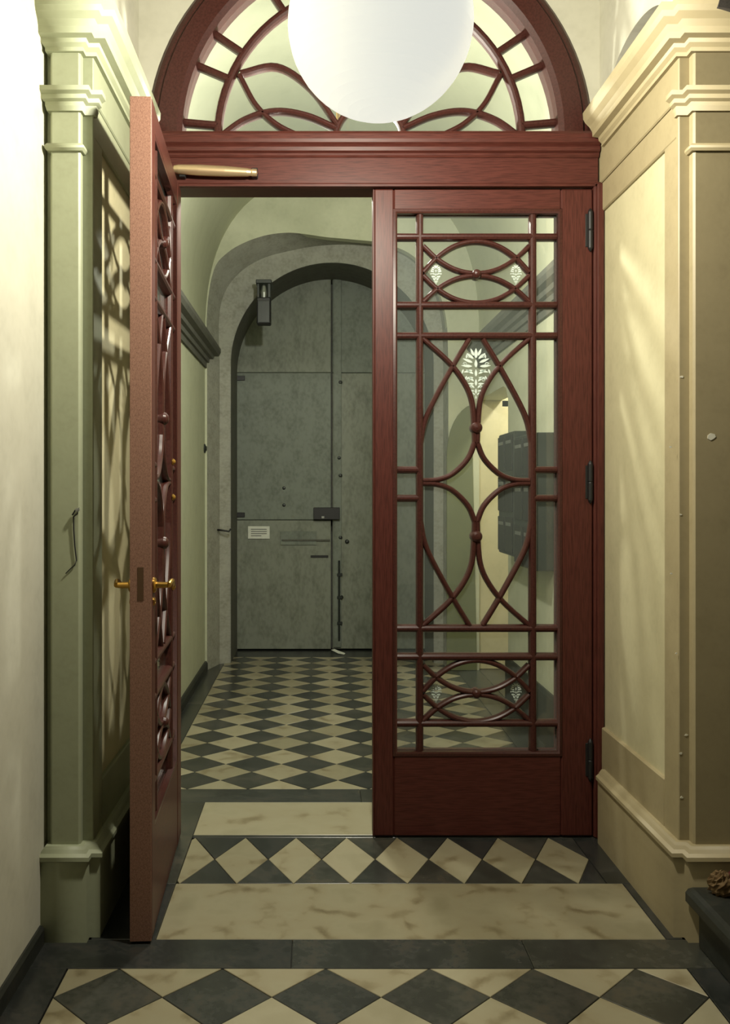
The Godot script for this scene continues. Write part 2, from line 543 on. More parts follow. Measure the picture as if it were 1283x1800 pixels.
func make_reveal(left: bool) -> void:
	var s := -1.0 if left else 1.0
	var face := REV_L if left else REV_R
	var paint: Material = M.sage if left else M.olive
	var outer := -0.824 if left else 1.72
	var x := func(off: float) -> float: return face + s * off
	var o := base("wall_reveal_left" if left else "wall_reveal_right", "sage green panelled reveal behind the open door leaf" if left else "olive framed reveal with tall cream panel beside closed door leaf", "wall", Vector3.ZERO, "structure")
	var st := begin()
	xyd(st, x.call(0.014), outer, -0.1, 2.80, 2.80, 3.74, 0.003)
	done(st, "cream_panel", M.cream, o)
	st = begin()
	xyd(st, face, x.call(0.04), 0.0, 2.443, 2.799, 2.90, 0.004)
	done(st, "corner_stile", paint, o)
	st = begin()
	xyd(st, face, x.call(0.03), 2.555, 2.79, 2.799, 3.60, 0.004)
	done(st, "frieze_board", paint, o)
	st = begin()
	xyd(st, x.call(0.003), x.call(0.03), 2.443, 2.553, 2.799, 3.60, 0.004)
	done(st, "fascia_board", paint, o)
	st = begin()
	xyd(st, face, x.call(0.03), 0.0, 0.437, 2.90, 3.60, 0.004)
	done(st, "skirting_board", paint, o)
	# wall above the entablature
	st = begin()
	if left:
		xyd(st, x.call(0.02), outer, 2.80, 6.0, 2.80, 3.74, 0.003)
		done(st, "upper_wall", M.wall_white, o)
	else:
		# shallow arched recess; its near-black back is shade put into the colour
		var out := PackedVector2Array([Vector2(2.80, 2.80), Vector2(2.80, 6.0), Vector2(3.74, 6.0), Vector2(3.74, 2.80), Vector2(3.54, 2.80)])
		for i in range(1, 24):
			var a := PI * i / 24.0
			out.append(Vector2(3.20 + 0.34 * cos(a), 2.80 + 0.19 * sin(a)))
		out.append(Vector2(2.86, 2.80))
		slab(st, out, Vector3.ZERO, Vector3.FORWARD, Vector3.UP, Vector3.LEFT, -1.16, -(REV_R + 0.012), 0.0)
		done(st, "upper_wall", M.wall_white, o)
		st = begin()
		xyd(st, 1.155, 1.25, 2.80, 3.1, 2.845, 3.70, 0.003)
		done(st, "lunette_shade_back", M.lunette_shade, o)
		st = begin()
		xyd(st, 1.122, outer, 2.80, 6.0, 2.785, 2.846, 0.003)
		done(st, "pier_wall", M.wall_white, o)
	# pilaster in front
	var sx0 := -0.803 if left else 1.142
	var sx1 := -0.712 if left else 1.64
	var p := base("pilaster", "pale sage green pilaster with moulded cap beside the open door leaf" if left else "tan olive pilaster with moulded cap above the stone step", "pilaster", Vector3.ZERO, "structure")
	st = begin()
	xyd(st, outer, face, -0.1, 2.80, 2.785, 2.806, 0.003)
	done(st, "backing", paint, p)
	st = begin()
	xyd(st, sx0, sx1, 0.0, 2.80, 2.752, 2.79, 0.006)
	done(st, "shaft", paint, p)
	# mouldings run over the shaft, break back to the corner and on along the reveal
	var plan: Array
	if left:
		plan = [Vector2(sx0, 2.79), Vector2(sx0, 2.752), Vector2(sx1, 2.752), Vector2(sx1, 2.785), Vector2(face, 2.785), Vector2(face, 3.50)]
	else:
		plan = [Vector2(sx1, 2.79), Vector2(sx1, 2.752), Vector2(sx0, 2.752), Vector2(sx0, 2.785), Vector2(face, 2.785), Vector2(face, 3.50)]
	st = begin(); mould(st, plan, crown_profile(), not left)
	done(st, "cornice", paint, p)
	st = begin(); mould(st, plan.slice(0, 5) + [Vector2(face, 2.80)], architrave_profile(), not left)
	done(st, "architrave", paint, p)
	st = begin(); mould(st, plan.slice(0, 4), astragal_profile(), not left)
	done(st, "astragal", paint, p)
	st = begin(); mould(st, plan, plinth_profile(), not left)
	done(st, "plinth", paint, p)
	if not left:
		# chipped paint along the arris and on the shaft
		st = begin()
		for c in [[1251, 768, 0.010], [1196, 1152, 0.003], [1186, 785, 0.003], [1206, 660, 0.004], [1204, 905, 0.003], [1204, 1330, 0.004], [1214, 1297, 0.004], [1206, 1408, 0.004], [1187, 1010, 0.003]]:
			var d := 2.7515
			var at := Vector3((c[0] - 555.0) * d / 1600.0, EYE + (865.0 - c[1]) * d / 1600.0, -d)
			if at.x < sx0 + 0.008: at.z = -2.7845
			var pts := PackedVector2Array()
			for k in 7:
				var a := TAU * k / 7.0
				pts.append(Vector2(cos(a) * 1.3, sin(a)) * c[2] * rng.randf_range(0.7, 1.2))
			slab(st, pts, at, Vector3.RIGHT, Vector3.UP, Vector3.BACK, -0.001, 0.0008)
		done(st, "paint_chips", M.chip, p)
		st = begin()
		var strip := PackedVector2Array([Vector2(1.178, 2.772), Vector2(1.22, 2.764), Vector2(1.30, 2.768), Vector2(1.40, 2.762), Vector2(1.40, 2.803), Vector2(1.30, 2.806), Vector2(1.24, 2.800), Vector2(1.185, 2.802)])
		slab(st, strip, Vector3(0, 0, -2.752 + 0.078), Vector3.RIGHT, Vector3.UP, Vector3.BACK, -0.012, 0.008)  # irregular dark patch on the cornice front
		done(st, "dark_cornice_patch", M.dark_patch, p)

# ------------------------------------------------------------------ the glazed leaf
func bar_profile(w: float, t: float) -> PackedVector2Array:
	var a := w / 2
	var b := t / 2
	return PackedVector2Array([Vector2(-a, -b * 0.35), Vector2(-a * 0.75, -b * 0.8), Vector2(-a * 0.25, -b), Vector2(a * 0.25, -b), Vector2(a * 0.75, -b * 0.8), Vector2(a, -b * 0.35), Vector2(a, b * 0.35), Vector2(a * 0.75, b * 0.8), Vector2(a * 0.25, b), Vector2(-a * 0.25, b), Vector2(-a * 0.75, b * 0.8), Vector2(-a, b * 0.35)])

const LEAF_W := 0.859
const LEAF_H := 2.528
# pixel of the closed leaf -> leaf coordinates (x from the hinge towards the free edge)
func lp(px: float, py: float) -> Vector2:
	return Vector2((1040.0 - px) * S, EYE + (865.0 - py) * S - 0.006)

func glaze(parent: Node, region: PackedVector2Array, bars: Array, flipx: float, z: float, smallest: float) -> void:
	var cells := [region]
	for b in bars:
		var next := []
		for c in cells:
			for q in Geometry2D.clip_polygons(c, b):
				if poly_area(q) > smallest and not Geometry2D.is_polygon_clockwise(q): next.append(q)
		cells = next
	for c in cells:
		var st := begin()
		slab(st, c, Vector3(0, 0, z), Vector3(flipx, 0, 0), Vector3.UP, Vector3.BACK, -0.002, 0.002)
		done(st, "pane", M.glass, parent)

func make_leaf(called: String, label: String, sx: float) -> Node3D:
	var o := base(called, label, "door", Vector3.ZERO, "structure")
	var T := 0.066
	var X := func(a: float) -> float: return a * sx
	# stiles and rails, each with a moulded inner edge
	var g0 := lp(984, 1325)        # glass field, hinge side bottom
	var g1 := lp(692, 372)
	var st := begin()
	box(st, Vector3(minf(0.0, X.call(g0.x)), 0, -T / 2), Vector3(maxf(0.0, X.call(g0.x)), LEAF_H, T / 2), 0.006)
	done(st, "hinge_stile", M.wood_v, o)
	st = begin()
	box(st, Vector3(minf(X.call(g1.x), X.call(LEAF_W - 0.004)), 0, -T / 2), Vector3(maxf(X.call(g1.x), X.call(LEAF_W - 0.004)), LEAF_H, T / 2), 0.006)
	done(st, "lock_stile", M.wood_v, o)
	st = begin()
	box(st, Vector3(minf(X.call(LEAF_W - 0.006), X.call(LEAF_W)), 0.002, -T / 2 + 0.001), Vector3(maxf(X.call(LEAF_W - 0.006), X.call(LEAF_W)), LEAF_H - 0.002, T / 2 - 0.001), 0.003)
	done(st, "worn_edge", M.wood_edge if sx > 0 else M.wood_v, o)
	var xa: float = minf(X.call(g0.x), X.call(g1.x))
	var xb: float = maxf(X.call(g0.x), X.call(g1.x))
	st = begin()
	box(st, Vector3(xa, g1.y, -T / 2 + 0.0015), Vector3(xb, LEAF_H - 0.001, T / 2 - 0.0015), 0.004)
	done(st, "top_rail", M.wood_h, o)
	st = begin()
	box(st, Vector3(xa, 0.001, -T / 2 + 0.0015), Vector3(xb, g0.y, T / 2 - 0.0015), 0.004)
	done(st, "bottom_rail", M.wood_h, o)
	st = begin()
	var rim := [Vector3(xa, g0.y, 0), Vector3(xb, g0.y, 0), Vector3(xb, g1.y, 0), Vector3(xa, g1.y, 0)]
	for fs in [-1.0, 1.0]:
		var path := []
		for p in rim: path.append(p + Vector3(0, 0, fs * (T / 2 - 0.012)))
		sweep(st, path, PackedVector2Array([Vector2(-0.012, -0.010), Vector2(0.008, -0.010), Vector2(0.012, 0.004), Vector2(0.004, 0.014), Vector2(-0.006, 0.016), Vector2(-0.012, 0.012)]), Vector3(0, 0, 1), true)
	done(st, "glazing_bead", M.wood_bar, o)
	# straight bars
	var cut := []
	var lines := []
	for x in [738.0, 937.0]: lines.append([Vector2(x, 366), Vector2(x, 1331)])
	for y in [416.0, 536.0, 590.0, 1105.0, 1155.0, 1272.0]: lines.append([Vector2(686, y), Vector2(990, y)])
	for y in [826.0, 876.0]:
		lines.append([Vector2(686, y), Vector2(738, y)])
		lines.append([Vector2(937, y), Vector2(990, y)])
	for l in lines:
		var a := lp(l[0].x, l[0].y)
		var b := lp(l[1].x, l[1].y)
		st = begin()
		var slim: float = 0.001 if a.x != b.x else 0.0
		sweep(st, [Vector3(X.call(a.x), a.y, 0), Vector3(X.call(b.x), b.y, 0)], bar_profile(0.029, 0.052 - slim), Vector3(0, 0, 1))
		done(st, "glazing_bar", M.wood_bar, o)
		cut.append_array(Geometry2D.offset_polyline(PackedVector2Array([a, b]), 0.013, Geometry2D.JOIN_MITER, Geometry2D.END_SQUARE))
	# curved tracery
	var arcs := []
	for cy in [476.0, 1213.5]:
		for a in [[2, -52, 2], [-44, 4, -44], [54, 8, 54], [8, 56, 8]]:
			arcs.append([Vector2(744, cy + a[0]), Vector2(770, cy + lerpf(a[0], a[1], 0.50)), Vector2(802, cy + lerpf(a[0], a[1], 0.87)), Vector2(837.5, cy + a[1]), Vector2(873, cy + lerpf(a[0], a[1], 0.87)), Vector2(905, cy + lerpf(a[0], a[1], 0.50)), Vector2(931, cy + a[2])])
	for up in [1.0, -1.0]:
		for sd in [1.0, -1.0]:
			for a in [[[-12, -252], [-40.5, -205], [-76, -140], [-91, -104], [-98, -66]],
					[[-94, -253], [-47.5, -211], [-20.5, -175], [-7.5, -143], [-3.5, -103], [-2, -68]],
					[[-2, -70], [-14.5, -41], [-40.5, -15], [-66.5, -4.5], [-94, -2.5]]]:
				var pts := []
				for q in a: pts.append(Vector2(837.5 + q[0] * sd, 847.5 + q[1] * up))
				arcs.append(pts)
	for a in arcs:
		var c := curve(a, 5)
		var path := []
		var pl := PackedVector2Array()
		for q in c:
			var l := lp(q.x, q.y)
			pl.append(l)
			path.append(Vector3(X.call(l.x), l.y, 0))
		st = begin()
		sweep(st, path, bar_profile(0.021, 0.044), Vector3(0, 0, 1))
		done(st, "tracery_bar", M.wood_bar, o)
		cut.append_array(Geometry2D.offset_polyline(pl, 0.0085, Geometry2D.JOIN_ROUND, Geometry2D.END_SQUARE))
	# turned bosses where the curves meet
	for q in [[837.5, 752, 0.022], [837.5, 943, 0.022], [837.5, 482, 0.018], [837.5, 1219, 0.018]]:
		var l := lp(q[0], q[1])
		st = begin()
		for fs in [-1.0, 1.0]:
			lathe(st, [Vector2(q[2], 0.0), Vector2(q[2] * 1.05, 0.020), Vector2(q[2] * 0.9, 0.029), Vector2(q[2] * 0.5, 0.036), Vector2(0, 0.038)], Vector3(X.call(l.x), l.y, 0), Vector3(0, 0, fs), 16)
		done(st, "boss", M.wood_bar, o)
	var field := PackedVector2Array([g0, Vector2(g1.x, g0.y), g1, Vector2(g0.x, g1.y)])
	if Geometry2D.is_polygon_clockwise(field): field.reverse()
	glaze(o, field, cut, sx, 0.0, 0.00012)
	# etched sprays on the lozenge panes
	for e in [[837.5, 652, 1.0, 0.082]]:
		var l := lp(e[0], e[1])
		done(spray(Vector3(X.call(l.x), l.y, 0.0035), e[3], e[2]), "etched_ornament", M.etched, o)
	for e in [[767, 480], [908, 480], [767, 1217], [908, 1217]]:
		var l := lp(e[0], e[1])
		done(spray(Vector3(X.call(l.x), l.y, 0.0035), 0.032, 1.0), "etched_ornament", M.etched, o)
	return o

# a symmetrical leafy spray, pointing down its tail when up = 1
func spray(at: Vector3, r: float, up: float) -> SurfaceTool:
	var st := begin()
	for lf in [[0.0, 0.62, 90.0, 0.50, 0.17], [0.0, 0.18, 90.0, 0.40, 0.14], [0.0, -0.25, 90.0, 0.36, 0.12], [0.0, -0.70, 90.0, 0.34, 0.11], [0.0, -1.08, 90.0, 0.26, 0.09], [0.0, -1.34, 90.0, 0.2, 0.06]]:
		leaf_piece(st, at, r, up, lf)
	for sd in [1.0, -1.0]:
		for lf in [[0.10, 0.74, 66.0, 0.40, 0.12], [0.12, 0.60, 40.0, 0.44, 0.13], [0.16, 0.42, 22.0, 0.52, 0.13], [0.18, 0.24, 4.0, 0.54, 0.13], [0.16, 0.06, -14.0, 0.46, 0.12], [0.12, -0.12, 30.0, 0.42, 0.11], [0.12, -0.30, -6.0, 0.40, 0.11], [0.10, -0.48, 42.0, 0.34, 0.10], [0.10, -0.60, 2.0, 0.30, 0.09], [0.08, -0.80, 46.0, 0.26, 0.08], [0.07, -0.95, 8.0, 0.22, 0.07], [0.05, -1.14, 48.0, 0.18, 0.06], [0.46, 0.62, 96.0, 0.22, 0.08], [0.60, 0.10, -70.0, 0.24, 0.08], [0.44, -0.22, -64.0, 0.22, 0.07]]:
			var a: Array = lf.duplicate()
			a[0] = a[0] * sd
			if sd < 0: a[2] = 180.0 - a[2]
			leaf_piece(st, at, r, up, a)
		for cu in [[0.34, 0.72, 0.11], [0.52, 0.34, 0.10], [0.36, -0.42, 0.09], [0.22, -0.74, 0.07]]:
			var pts := []
			for k in 15:
				var t := k / 14.0
				var q: Vector2 = Vector2(cu[0] * sd, cu[1]) + Vector2(sd * cos(t * 8.0), sin(t * 8.0)) * cu[2] * (1.0 - 0.7 * t)
				pts.append(at + Vector3(q.x * r, q.y * r * up, 0))
			tube(st, pts, 0.0016, 0.0008, 5)
	return st

func leaf_piece(st: SurfaceTool, at: Vector3, r: float, up: float, a: Array) -> void:
	var dir := Vector2(cos(deg_to_rad(a[2])), sin(deg_to_rad(a[2])))
	var nrm := Vector2(-dir.y, dir.x)
	var pts := PackedVector2Array()
	for k in 9:
		var t := k / 8.0
		pts.append(Vector2(a[0], a[1]) + dir * a[3] * t + nrm * a[4] * 0.5 * sin(PI * pow(t, 0.8)))
	for k in range(7, 0, -1):
		var t := k / 8.0
		pts.append(Vector2(a[0], a[1]) + dir * a[3] * t - nrm * a[4] * 0.5 * sin(PI * pow(t, 0.8)))
	for i in pts.size(): pts[i] = Vector2(pts[i].x, pts[i].y * up) * r
	slab(st, pts, at, Vector3.RIGHT, Vector3.UP, Vector3.BACK, -0.0008, 0.0006)

func lever(parent: Node, x: float, y: float, zs: float, turn: float) -> void:
	var st := begin()
	lathe(st, [Vector2(0.024, 0), Vector2(0.024, 0.004), Vector2(0.019, 0.008), Vector2(0.010, 0.010), Vector2(0.009, 0.042), Vector2(0, 0.043)], Vector3(x, y, zs * 0.033), Vector3(0, 0, zs), 20)
	var pts := []
	for k in 9:
		var t := k / 8.0
		pts.append(Vector3(x + turn * 0.105 * t, y + 0.010 * sin(t * PI * 1.3) - 0.004 * t, zs * (0.033 + 0.045 + 0.006 * sin(t * PI))))
	tube(st, pts, 0.0088, 0.0066, 12)
	lathe(st, [Vector2(0, -0.009), Vector2(0.009, -0.004), Vector2(0.0095, 0.004), Vector2(0, 0.010)], pts[-1], Vector3(turn, 0, 0), 12)
	done(st, "lever_handle", M.brass, parent)
	st = begin()
	lathe(st, [Vector2(0.013, 0), Vector2(0.013, 0.004), Vector2(0.009, 0.006), Vector2(0.005, 0.006), Vector2(0.004, 0.004), Vector2(0, 0.004)], Vector3(x, y - 0.05, zs * 0.033), Vector3(0, 0, zs), 16)
	done(st, "keyhole_rose", M.brass, parent)

func make_doors() -> void:
	# frame: two jambs, a moulded transom and the arched head
	var f := base("trim_1", "mahogany door frame with moulded transom under the round fanlight", "door frame", Vector3.ZERO, "structure")
	var c := Vector2(MID, 2.752)
	var RO := 0.882
	var RI := 0.738
	var st := begin()
	xyd(st, MID + 0.868 + 0.002, REV_R + 0.012, 0.0, 2.56, 3.545, 3.68, 0.006)
	xyd(st, MID + 0.868 + 0.012, REV_R + 0.011, 0.0, 2.55, 3.532, 3.55, 0.006)
	done(st, "jamb", M.wood_v, f)
	st = begin()
	xyd(st, REV_L - 0.012, MID - 0.868 - 0.002, 0.0, 2.56, 3.545, 3.68, 0.006)
	xyd(st, REV_L - 0.011, MID - 0.868 - 0.012, 0.0, 2.55, 3.532, 3.55, 0.006)
	done(st, "jamb", M.wood_v, f)
	st = begin()
	xyd(st, REV_L + 0.005, REV_R - 0.005, 2.540, 2.752, 3.555, 3.68, 0.004)
	done(st, "transom", M.wood_h, f)
	st = begin()
	var tp := PackedVector2Array([Vector2(-0.01, 2.655), Vector2(0.004, 2.655), Vector2(0.010, 2.662), Vector2(0.010, 2.670), Vector2(0.022, 2.676), Vector2(0.024, 2.690), Vector2(0.018, 2.698), Vector2(0.030, 2.706), Vector2(0.034, 2.718), Vector2(0.034, 2.738), Vector2(0.026, 2.750), Vector2(-0.01, 2.752)])
	mould(st, [Vector2(REV_L + 0.006, 3.555), Vector2(REV_R - 0.006, 3.555)], tp, false)
	done(st, "transom_moulding", M.wood_h, f)
	st = begin()
	mould(st, [Vector2(REV_L + 0.006, 3.555), Vector2(REV_R - 0.006, 3.555)], PackedVector2Array([Vector2(-0.01, 2.541), Vector2(0.010, 2.541), Vector2(0.010, 2.550), Vector2(0.004, 2.556), Vector2(-0.01, 2.558)]), false)
	done(st, "drip_bead", M.wood_h, f)
	# fanlight
	var w := base("window_1", "round-headed mahogany fanlight with curved glazing bars above the glazed doors", "fanlight", Vector3(0, 0, -3.62), "structure")
	st = begin()
	var arch := arc_points(c, (RO + RI) / 2, 0, 180, 48)
	var hw := (RO - RI) / 2
	sweep(st, flat(arch), PackedVector2Array([Vector2(-hw, -0.05), Vector2(hw, -0.05), Vector2(hw, 0.02), Vector2(hw - 0.014, 0.036), Vector2(hw - 0.03, 0.045), Vector2(hw - 0.042, 0.046), Vector2(hw - 0.05, 0.060), Vector2(-hw + 0.02, 0.064), Vector2(-hw, 0.050)]), Vector3(0, 0, 1), false)
	done(st, "arched_head", M.wood_bar, w)
	var cut := []
	var add := func(pts: PackedVector2Array, wd: float, called: String) -> void:
		var s2 := begin()
		sweep(s2, flat(pts), bar_profile(wd, 0.05), Vector3(0, 0, 1))
		done(s2, called, M.wood_bar, w)
		cut.append_array(Geometry2D.offset_polyline(pts, wd * 0.42, Geometry2D.JOIN_ROUND, Geometry2D.END_SQUARE))
	add.call(arc_points(c, 0.603, 0, 180, 40), 0.034, "ring_bar")
	add.call(arc_points(c, 0.135, 0, 180, 16), 0.026, "hub_bar")
	for a in [5.0, 23.0, 34.0, 56.0, 67.0, 84.5, 95.5, 113.0, 124.0, 146.0, 157.0, 175.0]:
		var dr := Vector2(cos(deg_to_rad(a)), sin(deg_to_rad(a)))
		add.call(PackedVector2Array([c + dr * 0.605, c + dr * 0.745]), 0.030, "radial_bar")
	for sd in [1.0, -1.0]:
		for line in [[[-232, -113], [-203, -60], [-166, -25], [-121, -2]],
				[[-268, -2], [-222, -34], [-168, -49], [-112, -41], [-58, -18]],
				[[-230, -116], [-165, -128], [-106, -90], [-57, -24]],
				[[-92, -252], [-70, -180], [-24, -110], [0, -62]]]:
			var pts := []
			for q in line: pts.append(c + Vector2(q[0] * sd, -q[1]) * S)
			add.call(curve(pts, 6), 0.024, "tracery_bar")
	var half := arc_points(c, RI + 0.004, 0, 180, 48)
	half.append(Vector2(c.x - RI, 2.748)); half.append(Vector2(c.x + RI, 2.748))
	if Geometry2D.is_polygon_clockwise(half): half.reverse()
	glaze(w, half, cut, 1.0, 0.0, 0.0002)
	# leaves
	var shut := make_leaf("door_1", "closed glazed mahogany door leaf with lens-shaped tracery", -1.0)
	shut.position = Vector3(MID + 0.868, 0.006, -3.585)
	for y in [2.365, 1.383, 0.30]:
		st = begin()
		lathe(st, [Vector2(0, -0.085), Vector2(0.004, -0.082), Vector2(0.008, -0.075), Vector2(0.010, -0.070), Vector2(0.010, -0.004), Vector2(0.008, 0), Vector2(0.010, 0.004), Vector2(0.010, 0.070), Vector2(0.008, 0.075), Vector2(0.004, 0.082), Vector2(0, 0.085)], Vector3(-0.012, y, 0.038), Vector3.UP, 14)
		box(st, Vector3(-0.03, y - 0.065, 0.028), Vector3(0.0, y + 0.065, 0.036), 0.002)
		done(st, "hinge", M.iron, shut)
	var open := make_leaf("door_2", "open glazed mahogany door leaf swung against the sage reveal", 1.0)
	open.position = Vector3(-0.562, 0.006, -3.575)
	open.rotation_degrees.y = -87.4
	for zs in [1.0, -1.0]: lever(open, LEAF_W - 0.045, 1.062, zs, -1.0)
	for y in [1.455, 1.325, 0.995]:
		st = begin()
		lathe(st, [Vector2(0.012, -0.002), Vector2(0.012, 0.003), Vector2(0.009, 0.006), Vector2(0.005, 0.010), Vector2(0, 0.011)], Vector3(lp(937, 0).x, y, -0.026), Vector3(0, 0, -1), 16)
		done(st, "brass_stud", M.brass, open)
	st = begin()
	box(st, Vector3(LEAF_W - 0.001, 1.02, -0.009), Vector3(LEAF_W + 0.0012, 1.12, 0.009), 0.0006)
	done(st, "lock_plate", M.dull_brass, open)
	# closer on the transom
	var cl := base("door_closer", "slim pale brass door closer rod on the mahogany transom", "door closer", Vector3(0, 2.588, -3.548))
	st = begin()
	lathe(st, [Vector2(0, 0), Vector2(0.014, 0.002), Vector2(0.018, 0.02), Vector2(0.021, 0.10), Vector2(0.020, 0.20), Vector2(0.016, 0.285), Vector2(0.013, 0.30), Vector2(0.015, 0.306), Vector2(0.014, 0.322), Vector2(0, 0.326)], Vector3(-0.55, 0.010, 0.032), Vector3(1, -0.045, 0).normalized(), 20)
	done(st, "cylinder", M.pale_brass, cl)
	st = begin()
	box(st, Vector3(-0.25, -0.018, -0.006), Vector3(-0.225, 0.018, 0.026), 0.003)
	done(st, "bracket", M.iron, cl)
	st = begin()
	box(st, Vector3(-0.53, -0.018, -0.006), Vector3(-0.505, 0.020, 0.026), 0.003)
	done(st, "bracket", M.iron, cl)

# ------------------------------------------------------------------ shell of the lobby and the wall of the doors
func make_lobby() -> void:
	var st := begin()
	xyd(st, -1.02, -0.825, -0.1, 6.0, -6.2, 2.86, 0.003)
	var o := done(st, "wall_left", M.wall_white, self)
	tag(o, "off-white plaster side wall beside the sage green pilaster", "wall", "structure")
	st = begin()
	mould(st, [Vector2(-0.825, -6.1), Vector2(-0.825, 2.72)], PackedVector2Array([Vector2(-0.02, 0.0), Vector2(0.014, 0.0), Vector2(0.014, 0.045), Vector2(0.006, 0.055), Vector2(-0.02, 0.056)]), false)
	o = done(st, "baseboard_left", M.stone, self)
	tag(o, "low dark stone skirting along off-white plaster wall", "skirting", "structure")
	st = begin()
	xyd(st, 4.20, 4.4, -0.1, 6.0, -6.2, 2.86, 0.003)
	o = done(st, "wall_right", M.olive, self)
	tag(o, "olive painted lobby side wall beyond the stone step", "wall", "structure")
	st = begin()
	xyd(st, -1.02, 4.4, -0.1, 6.0, -6.35, -6.15, 0.003)
	o = done(st, "wall_back", M.wall_white, self)
	tag(o, "off-white plaster lobby wall facing the glazed doors", "wall", "structure")
	st = begin()
	xyd(st, 1.64, 4.4, -0.1, 6.0, 2.80, 3.0, 0.003)
	o = done(st, "wall_front", M.olive, self)
	tag(o, "olive painted lobby wall beyond the tan pilaster", "wall", "structure")
	st = begin()
	xyd(st, -1.02, 4.4, 6.0, 6.2, -6.35, 3.9, 0.003)
	o = done(st, "ceiling", M.wall_white, self)
	tag(o, "off-white lobby ceiling above the glowing globe lamp", "ceiling", "structure")
	# wall that holds the doors: pierced by the arched frame
	st = begin()
	var c := Vector2(MID, 2.752)
	var poly := PackedVector2Array([Vector2(-1.0, -0.1), Vector2(REV_L, -0.1), Vector2(REV_L, 2.752)])
	var arch := arc_points(c, 0.880, 180, 0, 40)
	poly.append_array(arch)
	poly.append(Vector2(REV_R, 2.752)); poly.append(Vector2(REV_R, -0.1)); poly.append(Vector2(1.6, -0.1)); poly.append(Vector2(1.6, 6.0)); poly.append(Vector2(-1.0, 6.0))
	slab(st, poly, Vector3(0, 0, -3.74), Vector3.RIGHT, Vector3.UP, Vector3.BACK, 0.0, 0.14)
	o = done(st, "wall_arch", M.wall_white, self)
	tag(o, "off-white wall around the arched fanlight and glazed doors", "wall", "structure")
	# stone step to the side
	var s := base("stone_step", "worn dark stone step with rounded nosing beside the tan pilaster", "step", Vector3(1.105, 0, -2.70), "structure")
	st = begin()
	box(st, Vector3(0.03, 0, 0), Vector3(1.6, 0.125, 2.2), 0.004)
	done(st, "riser", M.stone, s)
	st = begin()
	sweep(st, [Vector3(0, 0.146, -0.022), Vector3(0, 0.146, 2.2)], PackedVector2Array([Vector2(0.0, -0.018), Vector2(0.0, 0.008), Vector2(-0.008, 0.018), Vector2(-0.022, 0.022), Vector2(-1.6, 0.022), Vector2(-1.6, -0.022), Vector2(-0.02, -0.022), Vector2(-0.008, -0.022)]), Vector3.UP, false, false)
	done(st, "tread", M.stone, s)

# ------------------------------------------------------------------ hall
func hp(px: float, py: float, d: float) -> Vector2:
	return Vector2((px - 555.0) * d / 1600.0, EYE + (865.0 - py) * d / 1600.0)

func oval(a: float, rx: float, ry: float) -> Vector2:      # a slightly squared half oval
	var e := 2.0 / 2.6
	return Vector2(signf(cos(a)) * pow(absf(cos(a)), e) * rx, pow(maxf(sin(a), 0.0), e) * ry)

func loft(st: SurfaceTool, a: Array, b: Array, toward: Vector3) -> void:
	var n := []
	for i in a.size():
		var i0 := maxi(i - 1, 0)
		var i1 := mini(i + 1, a.size() - 1)
		var k: Vector3 = (a[i1] - a[i0]).cross(b[i] - a[i]).normalized()
		if k.dot(toward - a[i]) < 0: k = -k
		n.append(k)
	for i in a.size() - 1:
		smooth_quad(st, [a[i], a[i + 1], b[i + 1], b[i]], [n[i], n[i + 1], n[i + 1], n[i]])

